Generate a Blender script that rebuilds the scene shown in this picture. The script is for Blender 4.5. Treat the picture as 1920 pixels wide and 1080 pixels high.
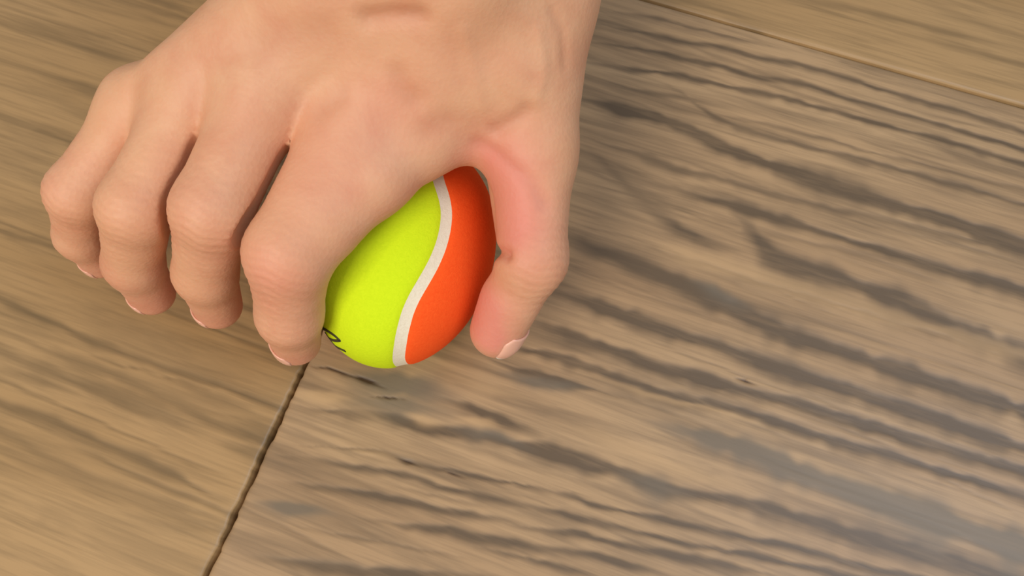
import bpy, math, random
import numpy as np
from mathutils import Vector, Matrix

for o in list(bpy.data.objects):
    bpy.data.objects.remove(o)
scene = bpy.context.scene
col = scene.collection

# ------------------------------------------------------------------ camera
FPX = 1567.0
PITCH = math.radians(68.0)
CAM = np.array([0.0, -0.127, 0.315])
cam_d = bpy.data.cameras.new('camera')
cam = bpy.data.objects.new('camera', cam_d)
col.objects.link(cam)
cam.location = CAM
cam.rotation_euler = (math.pi / 2 - PITCH, 0, 0)
cam_d.sensor_fit = 'HORIZONTAL'
cam_d.sensor_width = 36.0
cam_d.lens = 36.0 * FPX / 1920.0
cam_d.clip_start = 0.01
scene.camera = cam

# ------------------------------------------------------------------ light
scene.view_settings.view_transform = 'Standard'
scene.view_settings.look = 'None'
scene.view_settings.exposure = 0.0
scene.view_settings.gamma = 1.0
scene.view_settings.use_curve_mapping = False

world = bpy.data.worlds.new('room_light')
scene.world = world
world.use_nodes = True
bg = world.node_tree.nodes['Background']
bg.inputs[0].default_value = (1.0, 0.97, 0.92, 1)
bg.inputs[1].default_value = 0.34


def area(name, loc, target, size, power, color):
    d = bpy.data.lights.new(name, 'AREA')
    d.shape = 'RECTANGLE'
    d.size, d.size_y = size
    d.energy = power
    d.color = color
    o = bpy.data.objects.new(name, d)
    col.objects.link(o)
    o.location = loc
    o.rotation_euler = (Vector(target) - Vector(loc)).to_track_quat('-Z', 'Y').to_euler()
    return o


area('ceiling_light', (-0.55, -0.75, 1.05), (-0.02, 0, 0), (0.55, 0.55), 14, (1.0, 0.92, 0.81))
area('window_light', (0.75, -0.15, 1.3), (0.12, -0.10, 0), (0.7, 0.7), 8, (0.70, 0.83, 1.0))

# ------------------------------------------------------------------ helpers
_f = np.array([0, math.cos(PITCH), -math.sin(PITCH)])
_r = np.array([1.0, 0, 0])
_u = np.array([0, math.sin(PITCH), math.cos(PITCH)])


def ray(px, py):
    d = _f + _r * (px - 960) / FPX + _u * (540 - py) / FPX
    return d / np.linalg.norm(d)


def P(px, py, z):
    """the point at height z (metres above the floor) seen at a photo pixel"""
    d = ray(px, py)
    return CAM + d * (z - CAM[2]) / d[2]


def mesh_obj(name, verts, faces, mat=None, parent=None, smooth=True):
    me = bpy.data.meshes.new(name)
    me.from_pydata([tuple(v) for v in verts], [], [tuple(f) for f in faces])
    me.update()
    if smooth:
        me.polygons.foreach_set('use_smooth', [True] * len(me.polygons))
    o = bpy.data.objects.new(name, me)
    col.objects.link(o)
    if mat:
        me.materials.append(mat)
    if parent:
        o.parent = parent
        o.matrix_parent_inverse = Matrix.Translation(parent.location).inverted()
    return o


def mesh_quads(name, verts, quads, mat=None, parent=None):
    """fast path for big all-quad meshes"""
    me = bpy.data.meshes.new(name)
    v = np.asarray(verts, dtype=np.float32)
    q = np.asarray(quads, dtype=np.int32)
    me.vertices.add(len(v))
    me.vertices.foreach_set('co', v.ravel())
    me.loops.add(q.size)
    me.loops.foreach_set('vertex_index', q.ravel())
    me.polygons.add(len(q))
    me.polygons.foreach_set('loop_start', np.arange(0, q.size, 4, dtype=np.int32))
    me.polygons.foreach_set('use_smooth', np.ones(len(q), dtype=bool))
    me.update(calc_edges=True)
    me.validate()
    o = bpy.data.objects.new(name, me)
    col.objects.link(o)
    if mat:
        me.materials.append(mat)
    if parent:
        o.parent = parent
    return o


def float_attr(o, name, vals):
    a = o.data.attributes.new(name, 'FLOAT', 'POINT')
    a.data.foreach_set('value', np.asarray(vals, dtype=np.float32).ravel())


def tag(o, label=None, cat=None, group=None, kind=None):
    if label:
        o['label'] = label
    if cat:
        o['category'] = cat
    if group:
        o['group'] = group
    if kind:
        o['kind'] = kind


def srgb(r, g, b):
    f = lambda c: (c / 255 / 12.92) if c <= 10 else ((c / 255 + 0.055) / 1.055) ** 2.4
    return (f(r), f(g), f(b), 1)


class NT:
    """tiny node helper"""
    def __init__(self, name):
        self.m = bpy.data.materials.new(name)
        self.m.use_nodes = True
        self.t = self.m.node_tree
        self.b = self.t.nodes['Principled BSDF']

    def n(self, kind, **kw):
        x = self.t.nodes.new(kind)
        for k, v in kw.items():
            setattr(x, k, v)
        return x

    def l(self, a, b):
        self.t.links.new(a, b)

    def attr(self, name):
        return self.n('ShaderNodeAttribute', attribute_name=name).outputs['Fac']

    def math(self, op, a, b=None, clamp=False):
        x = self.n('ShaderNodeMath', operation=op, use_clamp=clamp)
        for i, v in enumerate((a, b)):
            if v is None:
                continue
            if isinstance(v, (int, float)):
                x.inputs[i].default_value = v
            else:
                self.l(v, x.inputs[i])
        return x.outputs[0]

    def mix(self, fac, a, b, blend='MIX'):
        x = self.n('ShaderNodeMix', data_type='RGBA', blend_type=blend)
        if isinstance(fac, (int, float)):
            x.inputs[0].default_value = fac
        else:
            self.l(fac, x.inputs[0])
        for i, v in ((6, a), (7, b)):
            if isinstance(v, tuple):
                x.inputs[i].default_value = v
            else:
                self.l(v, x.inputs[i])
        return x.outputs[2]

    def noise(self, vec, scale=1, detail=3, rough=0.5, dist=0.0):
        x = self.n('ShaderNodeTexNoise')
        x.inputs['Scale'].default_value = scale
        x.inputs['Detail'].default_value = detail
        x.inputs['Roughness'].default_value = rough
        x.inputs['Distortion'].default_value = dist
        if vec is not None:
            self.l(vec, x.inputs['Vector'])
        return x.outputs['Fac']

    def ramp(self, fac, lo, hi, a=0.0, b=1.0):
        x = self.n('ShaderNodeMapRange')
        self.l(fac, x.inputs[0])
        for i, v in enumerate((lo, hi, a, b)):
            x.inputs[i + 1].default_value = v
        return x.outputs[0]

    def bump(self, h, strength, dist):
        x = self.n('ShaderNodeBump')
        x.inputs['Strength'].default_value = strength
        x.inputs['Distance'].default_value = dist
        self.l(h, x.inputs['Height'])
        self.l(x.outputs[0], self.b.inputs['Normal'])


# ------------------------------------------------------------------ materials
def wood_material(name, light, mid, dark, grey):
    t = NT(name)
    co = t.n('ShaderNodeUVMap', uv_map='plank_metres').outputs[0]

    def stretched(su, sv):
        mp = t.n('ShaderNodeMapping')
        mp.inputs['Scale'].default_value = (su, sv, 1)
        t.l(co, mp.inputs['Vector'])
        return mp.outputs[0]
    fine = t.noise(stretched(26, 520), 1, 3, 0.6)
    mids = t.noise(stretched(9, 110), 1, 4, 0.6, 0.6)
    broad = t.noise(stretched(5, 26), 1, 2, 0.5, 0.4)
    base = t.mix(t.ramp(broad, 0.3, 0.7), mid, light)
    base = t.mix(t.ramp(mids, 0.46, 0.70, 0, 0.55), base, dark)
    base = t.mix(t.ramp(fine, 0.45, 0.75, 0, 0.35), base, dark)
    g = t.attr('grain')
    wob = t.ramp(t.noise(stretched(30, 260), 1, 3, 0.6), 0.3, 0.7, 0.75, 1.2)
    base = t.mix(t.math('MULTIPLY', g, wob, True), base, dark)
    base = t.mix(t.math('MULTIPLY', t.attr('grey_patch'), 0.8, True), base, grey)
    base = t.mix(t.math('MULTIPLY', t.attr('pale'), 0.6, True), base, srgb(196, 160, 116))
    base = t.mix(t.math('MULTIPLY', t.attr('crack'), 1.0, True), base, srgb(62, 42, 26))
    t.l(base, t.b.inputs['Base Color'])
    t.b.inputs['Roughness'].default_value = 0.42
    t.b.inputs['Specular IOR Level'].default_value = 0.5
    h = t.math('SUBTRACT', t.math('MULTIPLY', fine, -0.35),
               t.math('ADD', g, t.math('MULTIPLY', t.attr('crack'), 2.0)))
    t.bump(h, 0.15, 0.0005)
    return t.m


M_wood = wood_material('brown_oak', srgb(182, 150, 112), srgb(162, 130, 95), srgb(99, 81, 61), srgb(108, 97, 82))
M_wood_tan = wood_material('tan_oak', srgb(176, 142, 98), srgb(164, 130, 86), srgb(112, 90, 60), srgb(130, 112, 86))
t = NT('dark_underlay')
t.b.inputs['Roughness'].default_value = 0.9
t.l(t.mix(t.noise(None, 60), srgb(42, 28, 18), srgb(62, 44, 28)), t.b.inputs['Base Color'])
M_under = t.m


def felt(name, c1, c2):
    t = NT(name)
    tc = t.n('ShaderNodeTexCoord').outputs['Object']
    n1 = t.noise(tc, 900, 3, 0.6, 1.0)
    t.l(t.mix(t.ramp(n1, 0.3, 0.7), c1, c2), t.b.inputs['Base Color'])
    t.b.inputs['Roughness'].default_value = 0.95
    t.b.inputs['Specular IOR Level'].default_value = 0.1
    t.b.inputs['Sheen Weight'].default_value = 0.25
    t.b.inputs['Sheen Roughness'].default_value = 0.5
    t.b.inputs['Sheen Tint'].default_value = c1
    t.bump(n1, 0.25, 0.0006)
    return t.m


M_yellow = felt('yellow_felt', srgb(206, 229, 32), srgb(197, 222, 28))
M_orange = felt('orange_felt', srgb(252, 96, 38), srgb(246, 86, 32))
M_seam = felt('white_rubber', srgb(232, 222, 200), srgb(222, 210, 186))
t = NT('black_ink')
t.b.inputs['Base Color'].default_value = srgb(58, 56, 12)
t.b.inputs['Roughness'].default_value = 0.8
M_ink = t.m

t = NT('skin')
tc = t.n('ShaderNodeTexCoord').outputs['Object']
mott = t.noise(tc, 60, 4, 0.6, 0.5)
fine = t.noise(tc, 900, 2, 0.6)
big = t.noise(tc, 28, 2, 0.5)
c = t.mix(t.ramp(mott, 0.35, 0.68), srgb(214, 163, 128), srgb(206, 147, 114))
c = t.mix(t.ramp(big, 0.40, 0.65, 0, 0.5), c, srgb(214, 164, 124))
c = t.mix(t.math('MULTIPLY', t.attr('flush'), 0.72, True), c, srgb(216, 124, 112))
c = t.mix(t.math('MULTIPLY', t.attr('crease_shade'), 0.7, True), c, srgb(172, 104, 76))  # shade of creases and hollows tinted into the skin colour
t.l(c, t.b.inputs['Base Color'])
t.b.inputs['Roughness'].default_value = 0.55
t.b.inputs['Specular IOR Level'].default_value = 0.35
t.b.inputs['Subsurface Weight'].default_value = 0.25
t.b.inputs['Subsurface Radius'].default_value = (1.0, 0.35, 0.2)
t.b.inputs['Subsurface Scale'].default_value = 0.004
vor = t.n('ShaderNodeTexVoronoi')
vor.inputs['Scale'].default_value = 700
t.l(tc, vor.inputs['Vector'])
t.bump(t.math('ADD', vor.outputs['Distance'], t.math('MULTIPLY', fine, 0.6)), 0.15, 0.0005)
M_skin = t.m
t = NT('nail')
tc = t.n('ShaderNodeTexCoord').outputs['Object']
t.l(t.mix(t.ramp(t.attr('free_edge'), 0.4, 0.6), srgb(232, 176, 152), srgb(240, 226, 214)), t.b.inputs['Base Color'])
t.b.inputs['Roughness'].default_value = 0.3
t.b.inputs['Subsurface Weight'].default_value = 0.1
t.b.inputs['Subsurface Scale'].default_value = 0.002
M_nail = t.m

# ------------------------------------------------------------------ floor
# plank axes: u along the grain, v across it, taken from the two joints in the photograph
A0 = P(1250, 10, 0)[:2]
A1 = P(1483, 76, 0)[:2]
U = (A1 - A0) / np.linalg.norm(A1 - A0)
V = np.array([-U[1], U[0]])
J = P(522, 790, 0)[:2]                       # a point on the end joint
ORG = J.copy()


def uv(px, py):
    d = P(px, py, 0)[:2] - ORG
    return float(d @ U), float(d @ V)


V_EDGE = float((A0 - ORG) @ V)               # long joint above
PW = 0.335                                    # plank width
TH = 0.014

# streaks of the grain: (points in photo pixels, width px, strength)
S = [
    ([(560, 838), (623, 838), (692, 842), (765, 864), (847, 884), (928, 901), (1000, 913), (1100, 930)], 4, .75),
    ([(521, 856), (602, 862), (663, 876), (745, 884), (818, 911), (871, 921), (1000, 950), (1060, 962)], 6, .7),
    ([(521, 901), (602, 915), (700, 927), (786, 944), (871, 962), (940, 978), (1000, 985)], 8, .8),
    ([(676, 972), (765, 988), (826, 990), (887, 1003), (940, 1013), (1000, 1027), (1090, 1050)], 8, .8),
    ([(470, 1043), (582, 1060), (663, 1068), (765, 1074), (930, 1082)], 12, .8),
    ([(867, 1019), (1000, 1050), (1080, 1070)], 4, .6),
    ([(822, 746), (860, 752), (920, 780), (1000, 811), (1020, 822)], 11, .9),
    ([(640, 760), (720, 780), (826, 807), (912, 815), (950, 833), (1017, 840), (1083, 860), (1157, 880), (1217, 907),
      (1270, 920), (1363, 933), (1433, 950), (1483, 967), (1600, 1000), (1900, 1090)], 14, .85),
    ([(541, 762), (600, 768), (663, 774), (730, 790)], 9, .55),
    ([(880, 655), (950, 687), (1017, 703), (1083, 723), (1163, 743), (1210, 752)], 6, .85),
    ([(980, 912), (1050, 927), (1100, 940), (1163, 957), (1217, 970), (1283, 983), (1383, 1003), (1483, 1027), (1700, 1080)], 6, .75),
    ([(930, 936), (1017, 953), (1077, 967), (1163, 990), (1217, 1003), (1300, 1020), (1383, 1037), (1483, 1057), (1640, 1090)], 6, .75),
    ([(930, 975), (1007, 993), (1067, 1000), (1130, 1012), (1183, 1027), (1250, 1040), (1367, 1063), (1500, 1090)], 7, .8),
    ([(930, 1010), (1050, 1033), (1137, 1048), (1217, 1067), (1300, 1085)], 6, .75),
    ([(920, 1034), (1023, 1057), (1100, 1077), (1180, 1095)], 5, .7),
    ([(1083, 685), (1167, 716), (1243, 740), (1317, 753), (1383, 763), (1483, 800), (1600, 835), (1920, 930)], 10, .8),
    ([(1250, 697), (1333, 720), (1417, 737), (1483, 750), (1650, 800), (1920, 880)], 9, .7),
    ([(1040, 425), (1067, 443), (1110, 467), (1167, 483), (1217, 507), (1283, 530), (1350, 563), (1417, 597), (1483, 627),
      (1600, 665), (1920, 770)], 17, .9),
    ([(1010, 530), (1043, 543), (1100, 567), (1167, 590), (1250, 617), (1317, 637), (1383, 660), (1483, 697), (1600, 735), (1920, 840)], 15, .9),
    ([(960, 600), (1033, 620), (1100, 640), (1167, 660), (1233, 687), (1317, 710), (1400, 733), (1483, 753), (1560, 780), (1700, 820)], 13, .9),
    ([(880, 625), (957, 650), (1017, 663), (1083, 680), (1150, 703), (1217, 727), (1283, 750), (1340, 770)], 12, .8),
    ([(1200, 380), (1233, 403), (1267, 430), (1310, 447), (1380, 470)], 15, .75),
    ([(1340, 370), (1377, 400), (1417, 440), (1433, 473), (1483, 495), (1580, 520), (1700, 570)], 24, .8),
    ([(1090, 40), (1137, 48), (1196, 59), (1270, 78), (1344, 85), (1418, 107), (1483, 115), (1600, 150), (1900, 240)], 7, .7),
    ([(1080, 75), (1118, 81), (1178, 89), (1270, 107), (1363, 126), (1418, 144), (1483, 152), (1700, 215), (1920, 280)], 7, .75),
    ([(1080, 112), (1118, 118), (1189, 130), (1270, 141), (1363, 163), (1483, 185), (1700, 245)], 8, .75),
    ([(1060, 182), (1100, 189), (1159, 200), (1233, 222), (1289, 241), (1344, 270), (1418, 300), (1483, 318), (1700, 390), (1900, 450)], 13, 1.),
    ([(1330, 272), (1418, 302), (1483, 322), (1600, 360)], 20, .8),
    ([(1230, 150), (1270, 167), (1307, 200), (1363, 230), (1418, 252), (1520, 275), (1800, 350)], 7, .6),
    ([(1070, 250), (1196, 289), (1270, 318), (1344, 333), (1450, 365), (1600, 400)], 9, .5),
    ([(1230, 345), (1267, 355), (1307, 367), (1363, 381), (1418, 398), (1560, 440), (1900, 540)], 12, .75),
    ([(1085, 265), (1107, 282), (1178, 352), (1233, 389), (1290, 410)], 14, .38),
    ([(1130, 20), (1240, 35), (1330, 60), (1420, 82), (1483, 92)], 5, .5),
    ([(1300, 205), (1400, 225), (1483, 245), (1600, 275)], 5, .45),
    ([(1110, 150), (1180, 168), (1290, 185), (1380, 205)], 6, .5),
    ([(1150, 440), (1250, 475), (1350, 505), (1483, 545), (1600, 580)], 5, .35),
    ([(720, 905), (830, 935), (930, 955)], 4, .4),
    ([(540, 985), (650, 1003), (760, 1025), (900, 1050)], 4, .4),
]
GREY_PATCH = [
    ([(640, 700), (700, 712), (780, 722), (860, 745)], 26, 1.0),  # greyer patch of board just below the ball
    ([(640, 745), (720, 752), (800, 765), (850, 780)], 17, .7),
    ([(840, 800), (912, 812), (1000, 842)], 14, .7),
    ([(1215, 793), (1317, 818), (1417, 845), (1483, 880), (1600, 920)], 25, 1.0),
    ([(940, 700), (1000, 712), (1050, 722), (1110, 726)], 12, .9),
    ([(480, 944), (541, 952), (620, 960)], 12, 1.0),
    ([(1157, 885), (1230, 912), (1300, 930)], 20, .6),
    ([(1300, 525), (1350, 548), (1400, 580)], 16, .7),
    ([(1090, 470), (1130, 320), ], 2, .0),
]
PALE = [
    ([(553, 735), (600, 741), (659, 748)], 9, 1.0),
    ([(770, 780), (800, 786), (822, 790)], 8, .9),
    ([(860, 786), (900, 790), (935, 797)], 7, .9),
    ([(1180, 440), (1290, 478), (1400, 510), (1483, 535), (1600, 570)], 16, .55),
    ([(1080, 690), (1200, 735), (1330, 765), (1483, 812)], 6, .6),
    ([(840, 705), (900, 722), (980, 745)], 8, .5),
    ([(1020, 780), (1150, 830), (1300, 890), (1450, 930)], 14, .5),
    ([(1130, 30), (1300, 70), (1450, 100)], 6, .4),
    ([(590, 810), (720, 850), (820, 880)], 14, .35),
]
CRACK = [
    ([(574, 684), (620, 694), (655, 703), (690, 712)], 2.6, .8),
    ([(655, 706), (680, 711), (700, 715), (712, 727)], 3.5, 1.),
    ([(708, 748), (728, 748), (749, 745)], 2.2, .8),
    ([(758, 862), (768, 866), (776, 868)], 3.5, .9),
    ([(838, 880), (848, 885), (858, 892)], 2.4, .8),
    ([(1392, 712), (1398, 713), (1404, 715)], 3, .8),
]
PXM = FPX / 0.338          # pixels per metre on the floor near the frame's centre


def noise1(x, rng, step):
    """smooth random line, about -1..1"""
    n = int((x[-1] - x[0]) / step) + 4
    r = rng.uniform(-1, 1, n)
    f = (x - x[0]) / step
    i = f.astype(int)
    w = f - i
    w = w * w * (3 - 2 * w)
    return r[i] * (1 - w) + r[i + 1] * w


def layer(uu, vv, streaks, rng):
    out = np.zeros((len(uu), len(vv)))
    for pts, w, s in streaks:
        if pts[-1][0] >= 1560:                     # boards run on past the edge of the picture
            (xa, ya), (xb, yb) = pts[-2:]
            pts = pts + [(xb + 450, yb + 450 * (yb - ya) / (xb - xa))]
        q = sorted(uv(*p) for p in pts)
        qu = np.array([a for a, _ in q])
        qv = np.array([b for _, b in q])
        i0, i1 = np.searchsorted(uu, qu[0] - .004), np.searchsorted(uu, qu[-1] + .004)
        if i1 <= i0:
            continue
        x = uu[i0:i1]
        # smooth the polyline a little
        vs = sum(np.interp(x + d, qu, qv) for d in (-.005, -.0025, 0, .0025, .005)) / 5
        vs = vs + .0005 * noise1(x, rng, .011) + .0003 * noise1(x, rng, .004)
        ww = (1.18 * w / PXM) * np.clip(1 + .40 * noise1(x, rng, .014) + .25 * noise1(x, rng, .005), .3, 2)
        span = max(qu[-1] - qu[0], 1e-4)
        e = np.clip(np.minimum((x - qu[0] + .004) / min(.03, .4 * span + .004),
                               (qu[-1] + .004 - x) / min(.03, .4 * span + .004)), 0, 1)
        ww = ww * (.35 + .65 * e)
        d = (vv[None, :] - vs[:, None]) / ww[:, None]
        # sharper upper flank, feathered lower flank, as in ring-porous oak
        g = np.where(d > 0, np.exp(-np.abs(d / .75) ** 2.6), np.exp(-np.abs(d / 1.05) ** 2))
        out[i0:i1] = np.maximum(out[i0:i1], np.minimum(1.35 * s * e[:, None] * g, 1))
    return out


def random_streaks(rng, u0, u1, v0, v1, n, amp=1.0):
    """further grain lines for boards outside the traced area, as plank-space polylines"""
    res = []
    for _ in range(n):
        a = rng.uniform(u0, u1)
        L = rng.uniform(.05, .30)
        y = rng.uniform(v0, v1)
        k = rng.uniform(-.05, .02)
        xs = np.linspace(a, a + L, 7)
        ys = y + k * (xs - a) + .0025 * np.sin(xs * rng.uniform(15, 45) + rng.uniform(0, 6))
        res.append((xs, ys, rng.uniform(.0006, .0026) * (.4 + .6 * amp), amp * rng.uniform(.35, .85)))
    return res


def rlayer(uu, vv, st, out):
    for xs, ys, w, s in st:
        i0, i1 = np.searchsorted(uu, xs[0]), np.searchsorted(uu, xs[-1])
        if i1 <= i0:
            continue
        x = uu[i0:i1]
        e = np.clip(np.minimum(x - xs[0], xs[-1] - x) / .02, 0, 1)
        rg = np.random.default_rng(int(abs(ys[0]) * 1e6))
        ww = w * (.35 + .65 * e) * np.clip(1 + .4 * noise1(x, rg, .013) + .2 * noise1(x, rg, .005), .3, 2)
        d = (vv[None, :] - (np.interp(x, xs, ys) + .0004 * noise1(x, rg, .008))[:, None]) / ww[:, None]
        out[i0:i1] = np.maximum(out[i0:i1], s * e[:, None] * np.exp(-np.abs(d) ** 2.2))
    return out


underlay = mesh_obj('floor', [(x, y, -TH - dz) for dz in (0, .02) for x, y in ((ORG[0] + a * U[0] + b * V[0], ORG[1] + a * U[1] + b * V[1]) for a, b in ((-2.0, V_EDGE - 3 * PW), (2.0, V_EDGE - 3 * PW), (2.0, V_EDGE + 4 * PW), (-2.0, V_EDGE + 4 * PW)))],
                    [(3, 2, 1, 0)[::-1], (7, 6, 5, 4), (0, 4, 5, 1), (1, 5, 6, 2), (2, 6, 7, 3), (3, 7, 4, 0)], M_under, smooth=False)
tag(underlay, 'brown oak plank floor under the ball', 'floor', kind='structure')


def plank(u0, u1, v0, v1, mat, fu=None, fv=None, step=.0008, traced=False, seed=0, nst=0, amp=1.0):
    """one floor board; fu/fv: the ranges of u and v that get a fine mesh"""
    rng = np.random.default_rng(seed)
    g = .0007
    u0, u1, v0, v1 = u0 + g, u1 - g, v0 + g, v1 - g
    eb = [0, .0003, .0008, .0016]

    def axis(a, b, f):
        if f is None:
            mid = np.linspace(a + .003, b - .003, 14)
        else:
            lo, hi = max(f[0], a + .003), min(f[1], b - .003)
            mid = np.arange(lo, hi, step)
            if lo > a + .004:
                mid = np.r_[np.linspace(a + .003, lo, 8)[:-1], mid]
            if hi < b - .004:
                mid = np.r_[mid, np.linspace(hi, b - .003, 8)]
        return np.r_[[a + e for e in eb], mid, [b - e for e in eb[::-1]]]
    uu, vv = axis(u0, u1, fu), axis(v0, v1, fv)
    gr = np.zeros((len(uu), len(vv)))
    sm, pa, ck = gr.copy(), gr.copy(), gr.copy()
    if traced:
        gr = layer(uu, vv, S, rng)
        sm = layer(uu, vv, GREY_PATCH, rng)
        pa = layer(uu, vv, PALE, rng)
        ck = layer(uu, vv, CRACK, rng)
    if nst:
        gr = rlayer(uu, vv, random_streaks(rng, (fu or (u0, u1))[0] - .1, (fu or (u0, u1))[1], (fv or (v0, v1))[0], (fv or (v0, v1))[1], nst, amp), gr)
    UU, VV = np.meshgrid(uu, vv, indexing='ij')
    d = np.minimum(np.minimum(UU - u0, u1 - UU), np.minimum(VV - v0, v1 - VV))
    Z = -.0009 * np.clip(1 - d / .0016, 0, 1) ** 2
    Z -= .00010 * gr + .00018 * ck
    # worn, slightly ragged ends
    e0 = np.exp(-(UU - u0) / .002)
    e1 = np.exp(-(u1 - UU) / .002)
    rag = lambda: (.0003 * noise1(vv, rng, .006) + .00035 * noise1(vv, rng, .0022))[None, :]
    UU2 = UU + e0 * (rag() + .0002) - e1 * (rag() + .0002)
    X = ORG[0] + UU2 * U[0] + VV * V[0]
    Y = ORG[1] + UU2 * U[1] + VV * V[1]
    nu, nv = UU.shape
    verts = np.stack([X, Y, Z], -1).reshape(-1, 3)
    idx = np.arange(nu * nv).reshape(nu, nv)
    quads = np.stack([idx[:-1, :-1], idx[1:, :-1], idx[1:, 1:], idx[:-1, 1:]], -1).reshape(-1, 4)
    ring = np.r_[idx[:-1, 0], idx[-1, :-1], idx[:0:-1, -1], idx[0, :0:-1]]
    base = len(verts)
    low = verts[ring].copy()
    low[:, 2] = -TH
    k = np.arange(len(ring))
    kn = (k + 1) % len(ring)
    skirt = np.stack([base + k, base + kn, ring[kn], ring[k]], -1)
    V_ = np.r_[verts, low]
    o = mesh_quads('plank', V_, np.r_[quads, skirt], mat, underlay)
    pad = lambda a: np.r_[a.ravel(), a.ravel()[ring]]
    for nm, a in (('grain', gr), ('grey_patch', sm), ('pale', pa), ('crack', ck)):
        float_attr(o, nm, pad(a))
    puv = np.stack([pad(UU) + seed * 1.37, pad(VV) + seed * .61], -1)
    lay = o.data.uv_layers.new(name='plank_metres')
    li = np.empty(len(o.data.loops), dtype=np.int32)
    o.data.loops.foreach_get('vertex_index', li)
    lay.data.foreach_set('uv', puv[li].astype(np.float32).ravel())
    return o


VT = V_EDGE
plank(0, .86, VT - PW, VT, M_wood, fu=(0, .47), fv=(VT - .292, VT), traced=True, seed=1, nst=170, amp=.5)
plank(-.80, 0, VT - PW, VT, M_wood_tan, fu=(-.16, 0), fv=(VT - .30, VT), step=.001, seed=2, nst=70)
plank(-.42, .80, VT, VT + PW, M_wood_tan, fu=(-.3, .5), fv=(VT, VT + .12), step=.0014, seed=3, nst=26)
plank(-.30, .84, VT - 2 * PW, VT - PW, M_wood, fu=(-.3, .4), fv=(VT - PW - .1, VT - PW), step=.0014, seed=5, nst=30)
# the rest of the floor around, plain boards
_seed = 10
for _row, _cuts in ((-3, (-2.0, -1.25, -.1, 1.0, 2.0)), (-2, (-2.0, -1.3, -.30)), (-2, (.84, 2.0)), (-1, (-2.0, -.80)), (-1, (.86, 2.0)),
                    (0, (-2.0, -1.4, -.42)), (0, (.80, 2.0)), (1, (-2.0, -.95, .10, 1.2, 2.0)), (2, (-2.0, -1.5, -.45, .7, 2.0)), (3, (-2.0, -1.0, .15, 1.3, 2.0))):
    for _a, _b in zip(_cuts[:-1], _cuts[1:]):
        plank(_a, _b, VT + _row * PW, VT + (_row + 1) * PW, M_wood if _seed % 3 else M_wood_tan, seed=_seed)
        _seed += 1

# ------------------------------------------------------------------ ball
BX, BY, BA, BB, BTH, BZ = -0.0396, 0.0013, 0.0443, 0.0328, 1.301, 0.0325
Aax = np.array([math.cos(BTH), math.sin(BTH), 0])
Bax = np.array([-math.sin(BTH), math.cos(BTH), 0])
BM = np.stack([BA * Aax, BB * Bax, BZ * np.array([0, 0, 1.0])], 1)
BO = np.array([BX, BY, BZ])
BMI = np.linalg.inv(BM)
q = [-0.69308, 0.22975, -0.50829, 0.45662]
SB = 0.289
w_, x_, y_, z_ = q
BR = np.array([[1 - 2 * (y_ * y_ + z_ * z_), 2 * (x_ * y_ - z_ * w_), 2 * (x_ * z_ + y_ * w_)],
               [2 * (x_ * y_ + z_ * w_), 1 - 2 * (x_ * x_ + z_ * z_), 2 * (y_ * z_ - x_ * w_)],
               [2 * (x_ * z_ - y_ * w_), 2 * (y_ * z_ + x_ * w_), 1 - 2 * (x_ * x_ + y_ * y_)]])
def on_ball(px, py, lift=0.0):
    d = ray(px, py)
    o_, d_ = BMI @ (CAM - BO), BMI @ d
    a, b, c = d_ @ d_, 2 * o_ @ d_, o_ @ o_ - 1
    disc = b * b - 4 * a * c
    s = (-b - math.sqrt(max(disc, 0))) / (2 * a)
    u = o_ + s * d_
    return u / np.linalg.norm(u) * (1 + lift)


tt = np.linspace(0, 2 * np.pi, 720, endpoint=False)
SA = 1 - SB
SC = np.stack([SA * np.cos(tt) + SB * np.cos(3 * tt), SA * np.sin(tt) - SB * np.sin(3 * tt), 2 * math.sqrt(SA * SB) * np.sin(2 * tt)], 1)
SC = (SC / np.linalg.norm(SC, axis=1)[:, None]) @ BR.T
# where the photograph shows the seam, the squeezed line follows it
_tr = [(815, 300), (823, 339), (833, 365), (839, 395), (837, 425), (828, 462), (813, 497), (794, 530), (776, 560), (763, 590), (753, 630), (748, 664), (747, 677)]
_tq = np.array([on_ball(*p_) for p_ in _tr])
_k0, _k1 = (SC @ _tq[0]).argmax(), (SC @ _tq[-1]).argmax()
_n = len(SC)
_fw = (_k1 - _k0) % _n
if _fw > _n / 2:
    _k0, _k1, _tq = _k1, _k0, _tq[::-1]
    _fw = _n - _fw
SC = np.roll(SC, -_k0, 0)
_pt = np.r_[SC[-40:-39], _tq, SC[(_fw + 40) % _n:(_fw + 40) % _n + 1]]
_arc = np.r_[0, np.cumsum(np.linalg.norm(np.diff(_pt, axis=0), axis=1))]
_q = np.stack([np.interp(np.linspace(0, _arc[-1], _fw + 80), _arc, _pt[:, i_]) for i_ in range(3)], 1)
SC = np.r_[_q, SC[(_fw + 40):_n - 40]]
for _ in range(30):
    SC = (np.roll(SC, 1, 0) + 2 * SC + np.roll(SC, -1, 0)) / 4
SC /= np.linalg.norm(SC, axis=1)[:, None]
ST = np.roll(SC, -1, 0) - np.roll(SC, 1, 0)
SN = np.cross(ST, SC)
SN /= np.linalg.norm(SN, axis=1)[:, None]


def seam_dist(p):
    """signed angular distance from the seam line on the unit sphere"""
    out = np.empty(len(p))
    for i in range(0, len(p), 4000):
        d = p[i:i + 4000] @ SC.T
        k = d.argmax(1)
        ang = np.arccos(np.clip(d.max(1), -1, 1))
        sgn = (p[i:i + 4000] * SN[k]).sum(1)
        out[i:i + 4000] = np.sign(sgn) * ang
    return out


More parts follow.
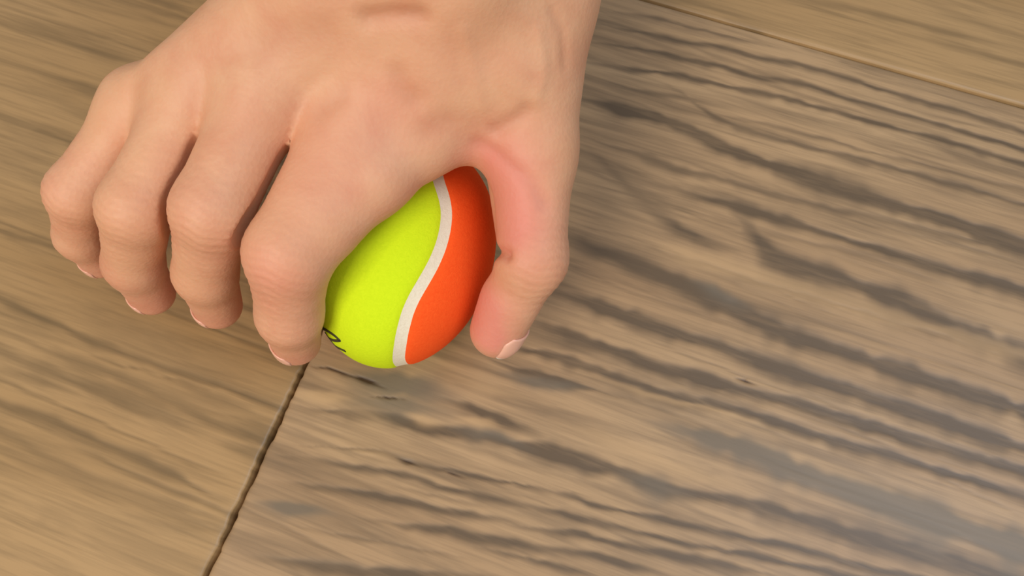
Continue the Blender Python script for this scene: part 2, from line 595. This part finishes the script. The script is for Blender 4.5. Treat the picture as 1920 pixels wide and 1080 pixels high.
import bmesh
bm = bmesh.new()
bmesh.ops.create_icosphere(bm, subdivisions=6, radius=1)
bv = np.array([v.co[:] for v in bm.verts])
bf = [[v.index for v in f.verts] for f in bm.faces]
bm.free()
bv /= np.linalg.norm(bv, axis=1)[:, None]
bd = seam_dist(bv)
HW = 0.064                                   # half width of the seam, radians


def clip_region(lo, hi):
    """the triangles of the ball with lo <= seam distance <= hi, cut exactly at the limits"""
    vs, ds, fs, cache = [], [], [], {}

    def vid(key, p, d):
        if key not in cache:
            cache[key] = len(vs)
            vs.append(p / np.linalg.norm(p))
            ds.append(d)
        return cache[key]
    for f in bf:
        dd = [bd[i] for i in f]
        if max(dd) <= lo or min(dd) >= hi:
            continue
        poly = [(('v', i), bv[i], bd[i]) for i in f]
        for lim, sg in ((lo, 1), (hi, -1)):
            if lim is None:
                continue
            new = []
            for a, b in zip(poly, poly[1:] + poly[:1]):
                ia, ib = sg * (a[2] - lim) >= 0, sg * (b[2] - lim) >= 0
                if ia:
                    new.append(a)
                if ia != ib:
                    s = (lim - a[2]) / (b[2] - a[2])
                    new.append(((lim,) + tuple(sorted((str(a[0]), str(b[0])))), a[1] + s * (b[1] - a[1]), lim))
            poly = new
            if len(poly) < 3:
                break
        if len(poly) >= 3:
            ids = [vid(*x) for x in poly]
            if len(set(ids)) == len(ids):
                fs.append(ids)
    return np.array(vs), np.array(ds), fs


ball = bpy.data.objects.new('tennis_ball', None)
col.objects.link(ball)
ball.location = (BX, BY, 0)
ball.empty_display_size = 0.02
tag(ball, 'squeezed yellow and orange tennis ball with white seam held in the hand', 'ball')
LIP = 0.0


def ball_part(name, lo, hi, mat, label):
    vs, ds, fs = clip_region(lo, hi)
    e = np.abs(ds) - HW
    h = np.where(e > 0, 1 - .012 * np.exp(-e / .03), .988 - .004 * (1 - (np.abs(ds) / HW) ** 4))
    o = mesh_obj(name, BO + (vs * h[:, None]) @ BM.T, fs, mat, ball)
    o['label'] = label
    return o


side = float(seam_dist(np.array([BMI @ (P(650, 560, .05) - BO)]) / np.linalg.norm(BMI @ (P(650, 560, .05) - BO)))[0])
mats = ((M_yellow, 'yellow felt panel'), (M_orange, 'orange felt panel'))
if side < 0:
    mats = mats[::-1]
ball_part('felt_panel', HW, 9, *mats[0])
ball_part('felt_panel', -9, -HW, *mats[1])
ball_part('seam', -HW, HW, M_seam, 'white seam line')


def ribbon(paths, half):
    vs, fs = [], []
    for pts in paths:
        us = np.array([on_ball(*p) for p in pts])
        # densify with Catmull-Rom
        dn = []
        for i in range(len(us) - 1):
            p0, p1, p2, p3 = us[max(i - 1, 0)], us[i], us[i + 1], us[min(i + 2, len(us) - 1)]
            for s in np.linspace(0, 1, 6, endpoint=False):
                dn.append(.5 * ((2 * p1) + (p2 - p0) * s + (2 * p0 - 5 * p1 + 4 * p2 - p3) * s * s + (3 * p1 - p0 - 3 * p2 + p3) * s ** 3))
        dn.append(us[-1])
        dn = np.array(dn)
        dn /= np.linalg.norm(dn, axis=1)[:, None]
        tg = np.gradient(dn, axis=0)
        sd = np.cross(tg, dn)
        sd /= np.linalg.norm(sd, axis=1)[:, None]
        b0 = len(vs)
        for i in range(len(dn)):
            for c, l in ((-1, -.004), (-.8, .006), (.8, .006), (1, -.004)):
                p = dn[i] + sd[i] * c * half / BB
                vs.append(BO + BM @ (p / np.linalg.norm(p) * (1 + l)))
        for i in range(len(dn) - 1):
            for c in range(3):
                a = b0 + 4 * i + c
                fs.append((a, a + 1, a + 5, a + 4))
    return vs, fs


lv, lf = ribbon([[(604, 617), (609, 617), (614, 620), (622, 625), (630, 631), (635, 636), (637, 638), (630, 638.5), (622, 636.5), (614, 632.5), (604, 629)],
                 [(616, 641), (622, 643), (628, 647), (633, 651), (639, 654), (648, 658)], [(618, 646), (626, 650), (632, 653)]], .0006)
lo = mesh_obj('logo', lv, lf, M_ink, ball)
lo['label'] = 'black looping script letters printed on the felt'

# ------------------------------------------------------------------ hand (signed distance field, meshed with surface nets)
def rc(p, a, b, r1, r2):
    """tapered capsule"""
    ba = b - a
    L2 = float(ba @ ba)
    h = np.clip(((p - a) @ ba) / L2, 0, 1)
    d = p - a - h[:, None] * ba
    return np.sqrt((d * d).sum(1)) - (r1 + (r2 - r1) * h)


def smin(a, b, k):
    h = np.maximum(k - np.abs(a - b), 0) / k
    return np.minimum(a, b) - h * h * k * .25


def ell(p, c, R, r):
    """ellipsoid; R rows are its axes"""
    l = ((p - c) @ R.T) / r
    k0 = np.sqrt((l * l).sum(1))
    k1 = np.sqrt(((l / r) ** 2).sum(1)) + 1e-9
    return k0 * (k0 - 1) / k1


W_I = P(850, -70, .122)        # wrist, thumb side
W_P = P(650, -90, .120)        # wrist, little finger side
ELB = np.array([-.02, .312, .275])
ELB2 = np.array([-.07, .312, .275])
FING = {
    # name: joints (pixel x, pixel y, height), radii
    'index': [(665, 228, .088, .0135), (542, 474, .078, .0135), (543, 588, .054, .0106), (556, 640, .032, .0086)],
    'middle': [(500, 175, .093, .0130), (398, 392, .084, .0122), (385, 510, .054, .0102), (408, 572, .030, .0088)],
    'ring': [(370, 180, .088, .0122), (255, 388, .078, .0114), (250, 492, .050, .0096), (285, 548, .028, .0084)],
    'little': [(262, 205, .079, .0110), (145, 360, .068, .0098), (152, 440, .044, .0086), (190, 485, .026, .0074)],
}
THUMB = [(1005, -20, .104, .0185), (998, 285, .076, .0138), (998, 486, .062, .0110), (932, 624, .036, .0086)]
FJ = {k: [(P(a, b, z), r) for a, b, z, r in v] for k, v in FING.items()}
TJ = [(P(a, b, z), r) for a, b, z, r in THUMB]


def palm_sdf(p):
    d = rc(p, W_I, FJ['index'][0][0] + np.array([0, 0, -.001]), .0175, .0125)
    mids = [(W_I * .66 + W_P * .34, 'middle', .0185, .0125), (W_I * .33 + W_P * .67, 'ring', .0180, .0118), (W_P, 'little', .0160, .0112)]
    for w, nme, r1, r2 in mids:
        d = smin(d, rc(p, w, FJ[nme][0][0] + np.array([0, 0, -.002]), r1, r2), .010)
    # fleshy palm below the bones
    for nme, dz, r in (('index', -.016, .010), ('middle', -.020, .012), ('ring', -.018, .012), ('little', -.012, .012)):
        m = FJ[nme][0][0]
        d = smin(d, rc(p, W_I * .5 + W_P * .5 + np.array([0, 0, -.012]), m * .85 + W_I * .15 + np.array([0, .004, dz]), .016, r), .012)
    # forearm
    d = smin(d, rc(p, W_I, ELB, .0200, .036), .020)
    d = smin(d, rc(p, W_P, ELB2, .0190, .036), .020)
    # knuckle heads and tendons on the back of the hand
    for nme, r in (('index', .0128), ('middle', .0132), ('ring', .0120), ('little', .0108)):
        m = FJ[nme][0][0]
        d = smin(d, rc(p, m + np.array([0, 0, .0010]), m + np.array([0, .002, .0010]), r, r), .006)
        w = W_I * .6 + W_P * .4
        d = smin(d, rc(p, m * .95 + w * .05 + np.array([0, 0, .0105]), m * .35 + w * .65 + np.array([0, 0, .0155]), .0022, .0024), .008)
    return d


def web_sdf(p):
    a = P(955, 235, .072)
    b = P(870, 235, .078)
    c = P(790, 268, .082)
    e = P(700, 330, .083)
    g = P(620, 415, .080)
    d = rc(p, a, b, .0120, .0105)
    d = smin(d, rc(p, b, c, .0105, .0105), .006)
    d = smin(d, rc(p, c, e, .0105, .0118), .006)
    d = smin(d, rc(p, e, g, .0118, .0105), .006)
    # muscle between the thumb and index bones
    d = smin(d, rc(p, P(930, 120, .096), P(800, 190, .090), .0155, .0140), .014)
    d = smin(d, rc(p, P(930, 60, .102), P(830, 90, .102), .0160, .0150), .014)
    return d


def chain(p, js, k=.004, first=0):
    d = None
    for (a, r1), (b, r2) in zip(js[first:-1], js[first + 1:]):
        L = np.linalg.norm(b - a)
        s = rc(p, a, b, r1, r2)
        d = s if d is None else smin(d, s, k)
    return d


def hand_sdf(p):
    base = smin(palm_sdf(p), web_sdf(p), .010)
    th = rc(p, TJ[0][0], TJ[1][0], TJ[0][1], TJ[1][1])
    base = smin(base, th, .014)
    base = smin(base, rc(p, W_I, TJ[0][0], .018, .0175), .012)
    tip = chain(p, TJ, .005, 1)
    # fleshy pad of the thumb, towards the ball
    a, b = TJ[2][0], TJ[3][0]
    tip = smin(tip, rc(p, a * .45 + b * .55 + np.array([-.0022, 0, 0]), b * .92 + a * .08 + np.array([-.0012, 0, 0]), .0080, .0074), .006)
    tip = smin(tip, rc(p, P(968, 308, .060), P(985, 450, .056), .0108, .0098), .004)
    base = smin(base, tip, .007)
    tot = prev = None
    for nme, js in FJ.items():
        f = chain(p, js, .004)
        if prev is not None:                       # neighbouring fingers never fuse
            f = np.maximum(f, .0030 - prev)
        prev = f
        g = smin(base, f, .008)
        tot = g if tot is None else np.minimum(tot, g)
    # skin gives way where it meets the ball
    u = (p - BO) @ BMI.T
    nb = (np.sqrt((u * u).sum(1)) - 1.006) * .034
    tot = np.maximum(tot, -nb)
    return np.maximum(tot, -(p[:, 2] - .0012))


def surface_nets(fn, lo, hi, h):
    n = np.ceil((hi - lo) / h / 4).astype(int) * 4 + 1
    ax = [lo[i] + h * np.arange(n[i]) for i in range(3)]
    cs = [a[::4] for a in ax]
    G = np.stack(np.meshgrid(*cs, indexing='ij'), -1).reshape(-1, 3)
    cd = fn(G).reshape([len(c) for c in cs])
    near = np.abs(cd) < 4 * h * 2.2
    D = np.repeat(np.repeat(np.repeat(np.sign(cd) * 1.0, 4, 0), 4, 1), 4, 2)
    N = np.repeat(np.repeat(np.repeat(near, 4, 0), 4, 1), 4, 2)
    # coarse samples own the fine block centred on them
    D = D[2:2 + n[0], 2:2 + n[1], 2:2 + n[2]]
    N = N[2:2 + n[0], 2:2 + n[1], 2:2 + n[2]]
    padn = [(0, n[i] - D.shape[i]) for i in range(3)]
    D = np.pad(D, padn, constant_values=1.0).astype(np.float32)
    N = np.pad(N, padn, constant_values=False)
    ii = np.argwhere(N)
    vals = np.empty(len(ii), np.float32)
    for s in range(0, len(ii), 400000):
        vals[s:s + 400000] = fn(lo + h * ii[s:s + 400000].astype(float))
    D[N] = vals
    inside = D < 0
    cell = [slice(None, -1), slice(1, None)]
    cnt = sum(inside[cell[a], cell[b], cell[c]].astype(np.int8) for a in (0, 1) for b in (0, 1) for c in (0, 1))
    act = (cnt > 0) & (cnt < 8)
    idx = np.full(act.shape, -1, np.int64)
    ci = np.argwhere(act)
    idx[act] = np.arange(len(ci))
    acc = np.zeros((len(ci), 3))
    num = np.zeros(len(ci))
    cr = [np.array((a, b, c)) for a in (0, 1) for b in (0, 1) for c in (0, 1)]
    for a in cr:
        for axn in range(3):
            if a[axn]:
                continue
            b = a.copy()
            b[axn] = 1
            da = D[tuple((ci + a).T)]
            db = D[tuple((ci + b).T)]
            m = (da < 0) != (db < 0)
            tq = np.where(m, da / np.where(m, da - db, 1), 0)
            pt = ci + a + tq[:, None] * (b - a)
            acc += pt * m[:, None]
            num += m
    verts = lo + h * acc / num[:, None]
    quads = []
    for axn in range(3):
        o1, o2 = (axn + 1) % 3, (axn + 2) % 3
        sl0 = [slice(None)] * 3
        sl1 = [slice(None)] * 3
        sl0[axn] = slice(None, -1)
        sl1[axn] = slice(1, None)
        ch = inside[tuple(sl0)] != inside[tuple(sl1)]
        e = np.argwhere(ch)
        e = e[(e[:, o1] > 0) & (e[:, o2] > 0)]
        ok = (e[:, o1] < n[o1] - 1) & (e[:, o2] < n[o2] - 1)
        e = e[ok]
        d1 = np.zeros(3, int)
        d1[o1] = 1
        d2 = np.zeros(3, int)
        d2[o2] = 1
        qd = np.stack([idx[tuple((e - d1 - d2).T)], idx[tuple((e - d2).T)], idx[tuple(e.T)], idx[tuple((e - d1).T)]], -1)
        flip = ~inside[tuple(e.T)]
        qd[flip] = qd[flip][:, ::-1]
        quads.append(qd)
    quads = np.concatenate(quads)
    quads = quads[(quads >= 0).all(1)]
    # pull vertices on to the surface
    for _ in range(2):
        d, g = grad(fn, verts)
        verts -= np.clip(d, -h, h)[:, None] * g
    return verts, quads


def grad(fn, p, e=.0004):
    d = np.empty(len(p))
    g = np.empty_like(p)
    for s in range(0, len(p), 300000):
        q_ = p[s:s + 300000]
        d[s:s + 300000] = fn(q_)
        for i in range(3):
            ev = np.zeros(3)
            ev[i] = e
            g[s:s + 300000, i] = fn(q_ + ev) - fn(q_ - ev)
    g /= np.linalg.norm(g, axis=1)[:, None] + 1e-12
    return d, g


hv, hq = surface_nets(hand_sdf, np.array([-.215, -.045, -.002]), np.array([.062, .36, .335]), .00135)
_, hn = grad(hand_sdf, hv, .0010)


def nearest_axis(p, a, b):
    ba = b - a
    return ((p - a) @ ba) / np.linalg.norm(ba)


# wrinkles across the joints, shallow creases with painted shade, flushed pads
disp = np.zeros(len(hv))
crease_shade = np.zeros(len(hv))
flush = np.zeros(len(hv))


def blob(p, c, r):
    return np.exp(-((p - c) ** 2).sum(1) / r ** 2)


for js in list(FJ.values()) + [TJ]:
    for k in (1, 2) if js is not TJ else (2,):
        a, b, c = js[k - 1][0], js[k][0], js[k + 1][0]
        ax = (c - a) / np.linalg.norm(c - a)
        s = (hv - b) @ ax
        dors = (b - (a + c) / 2)
        dors /= np.linalg.norm(dors)
        w = blob(hv, b, js[k][1] * 1.5) * np.clip((hn @ dors), 0, 1)
        wr = np.sin(s * 2 * np.pi / .0030 + 1.5 * np.sin((hv @ np.cross(ax, dors)) * 500))
        disp += .00030 * wr * w
        crease_shade += .22 * np.clip(-wr, 0, 1) * w
        flush += .25 * w


def crease_line(pts, width, depth, tint, red=0.0):
    global disp, crease_shade, flush
    q_ = np.array([P(*x) for x in pts])
    best = np.full(len(hv), 9.0)
    for a, b in zip(q_[:-1], q_[1:]):
        best = np.minimum(best, rc(hv, a, b, 0, 0))
    # distance is measured from the line of sight-free surface: lines sit at the surface height given
    g = np.exp(-(best / width) ** 2)
    disp -= depth * g
    crease_shade += tint * g
    flush += red * g


def surf(px, py):
    """the skin under a photo pixel"""
    d = ray(px, py)
    s = .10
    for _ in range(80):
        v = float(hand_sdf((CAM + d * s)[None])[0])
        s += v * .8
        if abs(v) < 2e-5 or s > .6:
            break
    return CAM + d * s


def skin_line_px(pts, width, depth, tint, red=0.0):
    global disp, crease_shade, flush
    q_ = [surf(*x) for x in pts]
    best = np.full(len(hv), 9.0)
    for a, b in zip(q_[:-1], q_[1:]):
        best = np.minimum(best, rc(hv, a, b + 1e-6, 0, 0))
    g = np.exp(-(best / width) ** 2)
    disp -= depth * g
    crease_shade += tint * g
    flush += red * g


skin_line_px([(895, 268), (925, 282), (950, 305), (975, 325), (1000, 345), (1020, 380)], .0026, .0008, .22, .15)
skin_line_px([(930, 245), (960, 228), (990, 205)], .0026, .0012, .35)
skin_line_px([(690, 34), (730, 28), (785, 30)], .0032, .0018, .5)
skin_line_px([(745, 140), (755, 165), (775, 185)], .0035, .0010, .30)  # shadow patch between the tendons, painted into the skin
skin_line_px([(600, 210), (620, 195), (640, 180)], .0035, .0010, .30)  # shadow beside the index knuckle, put in as darker skin
skin_line_px([(1035, 20), (1055, 60), (1060, 120)], .0018, .0005, .25)
skin_line_px([(495, 90), (540, 70), (600, 55)], .0060, .0008, .30)
skin_line_px([(800, 250), (820, 235), (840, 225)], .0040, .0008, .25)
skin_line_px([(922, 470), (934, 473), (948, 478)], .0022, .0026, .30, .3)
# veins
skin_line_px([(1010, 60), (1020, 140), (1000, 200)], .0020, -.0005, .0)
skin_line_px([(870, 60), (890, 140), (900, 200)], .0025, -.0005, .0)
for (x, y, r, s) in ((945, 340, .012, .55), (942, 400, .012, .55), (955, 450, .010, .4), (905, 300, .009, .45), (985, 420, .012, .3), (910, 570, .009, 1.0), (905, 620, .009, .8), (930, 650, .007, .5), (960, 290, .010, .3),
                     (720, 200, .014, .25), (590, 330, .018, .25), (560, 560, .012, .1), (500, 520, .012, .3), (830, 80, .015, .15)):
    flush += s * blob(hv, surf(x, y), r)
for js in list(FJ.values()):
    flush += .5 * blob(hv, js[3][0], js[3][1] * 1.6)
hv2 = hv + hn * disp[:, None]

hand = mesh_quads('hand', hv2, hq, M_skin)
float_attr(hand, 'crease_shade', np.clip(crease_shade, 0, 1))
float_attr(hand, 'flush', np.clip(flush, 0, 1))
tag(hand, 'bare right hand squeezing the ball between thumb and index finger', 'hand')


def nail(js, dors, L, Wd, roll_len=0.2, over=.0015):
    """a curved plate laid on the back of the last joint"""
    a, b = js[2][0], js[3][0]
    ax = (b - a) / np.linalg.norm(b - a)
    dors = dors - (dors @ ax) * ax
    dors /= np.linalg.norm(dors)
    lat = np.cross(ax, dors)
    r = js[3][1]
    end = b + ax * r
    nu_, nv_ = 12, 14
    top, fe = [], []
    for i in range(nv_ + 1):
        s = i / nv_
        for j in range(nu_ + 1):
            w = (j / nu_ - .5) * 2
            sh = Wd * (1 - .25 * max(0, .25 - s) / .25) * (1 - .10 * max(0, s - .8) / .2)
            ang = w * sh / r
            back = L * (1 - s) + (.0018 * w * w if s > .5 else .0018 * w * w * s * 2) - over
            c = end - ax * (back + r * .10)
            # march in from outside towards the bone
            dirv = dors * math.cos(ang) + lat * math.sin(ang)
            axp = min(((c - b) @ ax), .0)
            core = b + ax * axp
            pt = c + dirv * r * 1.9
            tgt = core + dirv * 0 + ax * min((c - core) @ ax, r * .45)
            dv = tgt - pt
            dv /= np.linalg.norm(dv)
            for _ in range(40):
                v = float(hand_sdf(pt[None])[0])
                if v < 1e-5:
                    break
                pt = pt + dv * v * .9
            top.append(pt - dv * (.0004 + .0003 * (1 - w * w)))
            fe.append(1.0 if s > .82 else 0.0)
    n1 = nu_ + 1
    top = np.array(top)
    bot = top - dors * .0007
    vs = np.r_[top, bot]
    N_ = len(top)
    fs = []
    for i in range(nv_):
        for j in range(nu_):
            a0 = i * n1 + j
            fs.append((a0, a0 + 1, a0 + n1 + 1, a0 + n1))
            fs.append((N_ + a0, N_ + a0 + n1, N_ + a0 + n1 + 1, N_ + a0 + 1))
    rim = [j for j in range(n1)] + [i * n1 + nu_ for i in range(1, nv_ + 1)] + [nv_ * n1 + j for j in range(nu_ - 1, -1, -1)] + [i * n1 for i in range(nv_ - 1, 0, -1)]
    for x, y in zip(rim, rim[1:] + rim[:1]):
        fs.append((x, N_ + x, N_ + y, y))
    o = mesh_obj('nail', vs, fs, M_nail, hand)
    o['label'] = 'pale pink fingernail'
    float_attr(o, 'free_edge', fe + fe)
    return o


nail(TJ, np.array([.93, -.38, .22]), .0150, .0076)
nail(FJ['index'], np.array([-.75, -.45, .55]), .0135, .0072, over=.0030)
for k_, d_ in (('middle', (-.8, -.5, .3)), ('ring', (-.8, -.5, .3)), ('little', (-.8, -.5, .3))):
    nail(FJ[k_], np.array(d_), .0105, .0056)
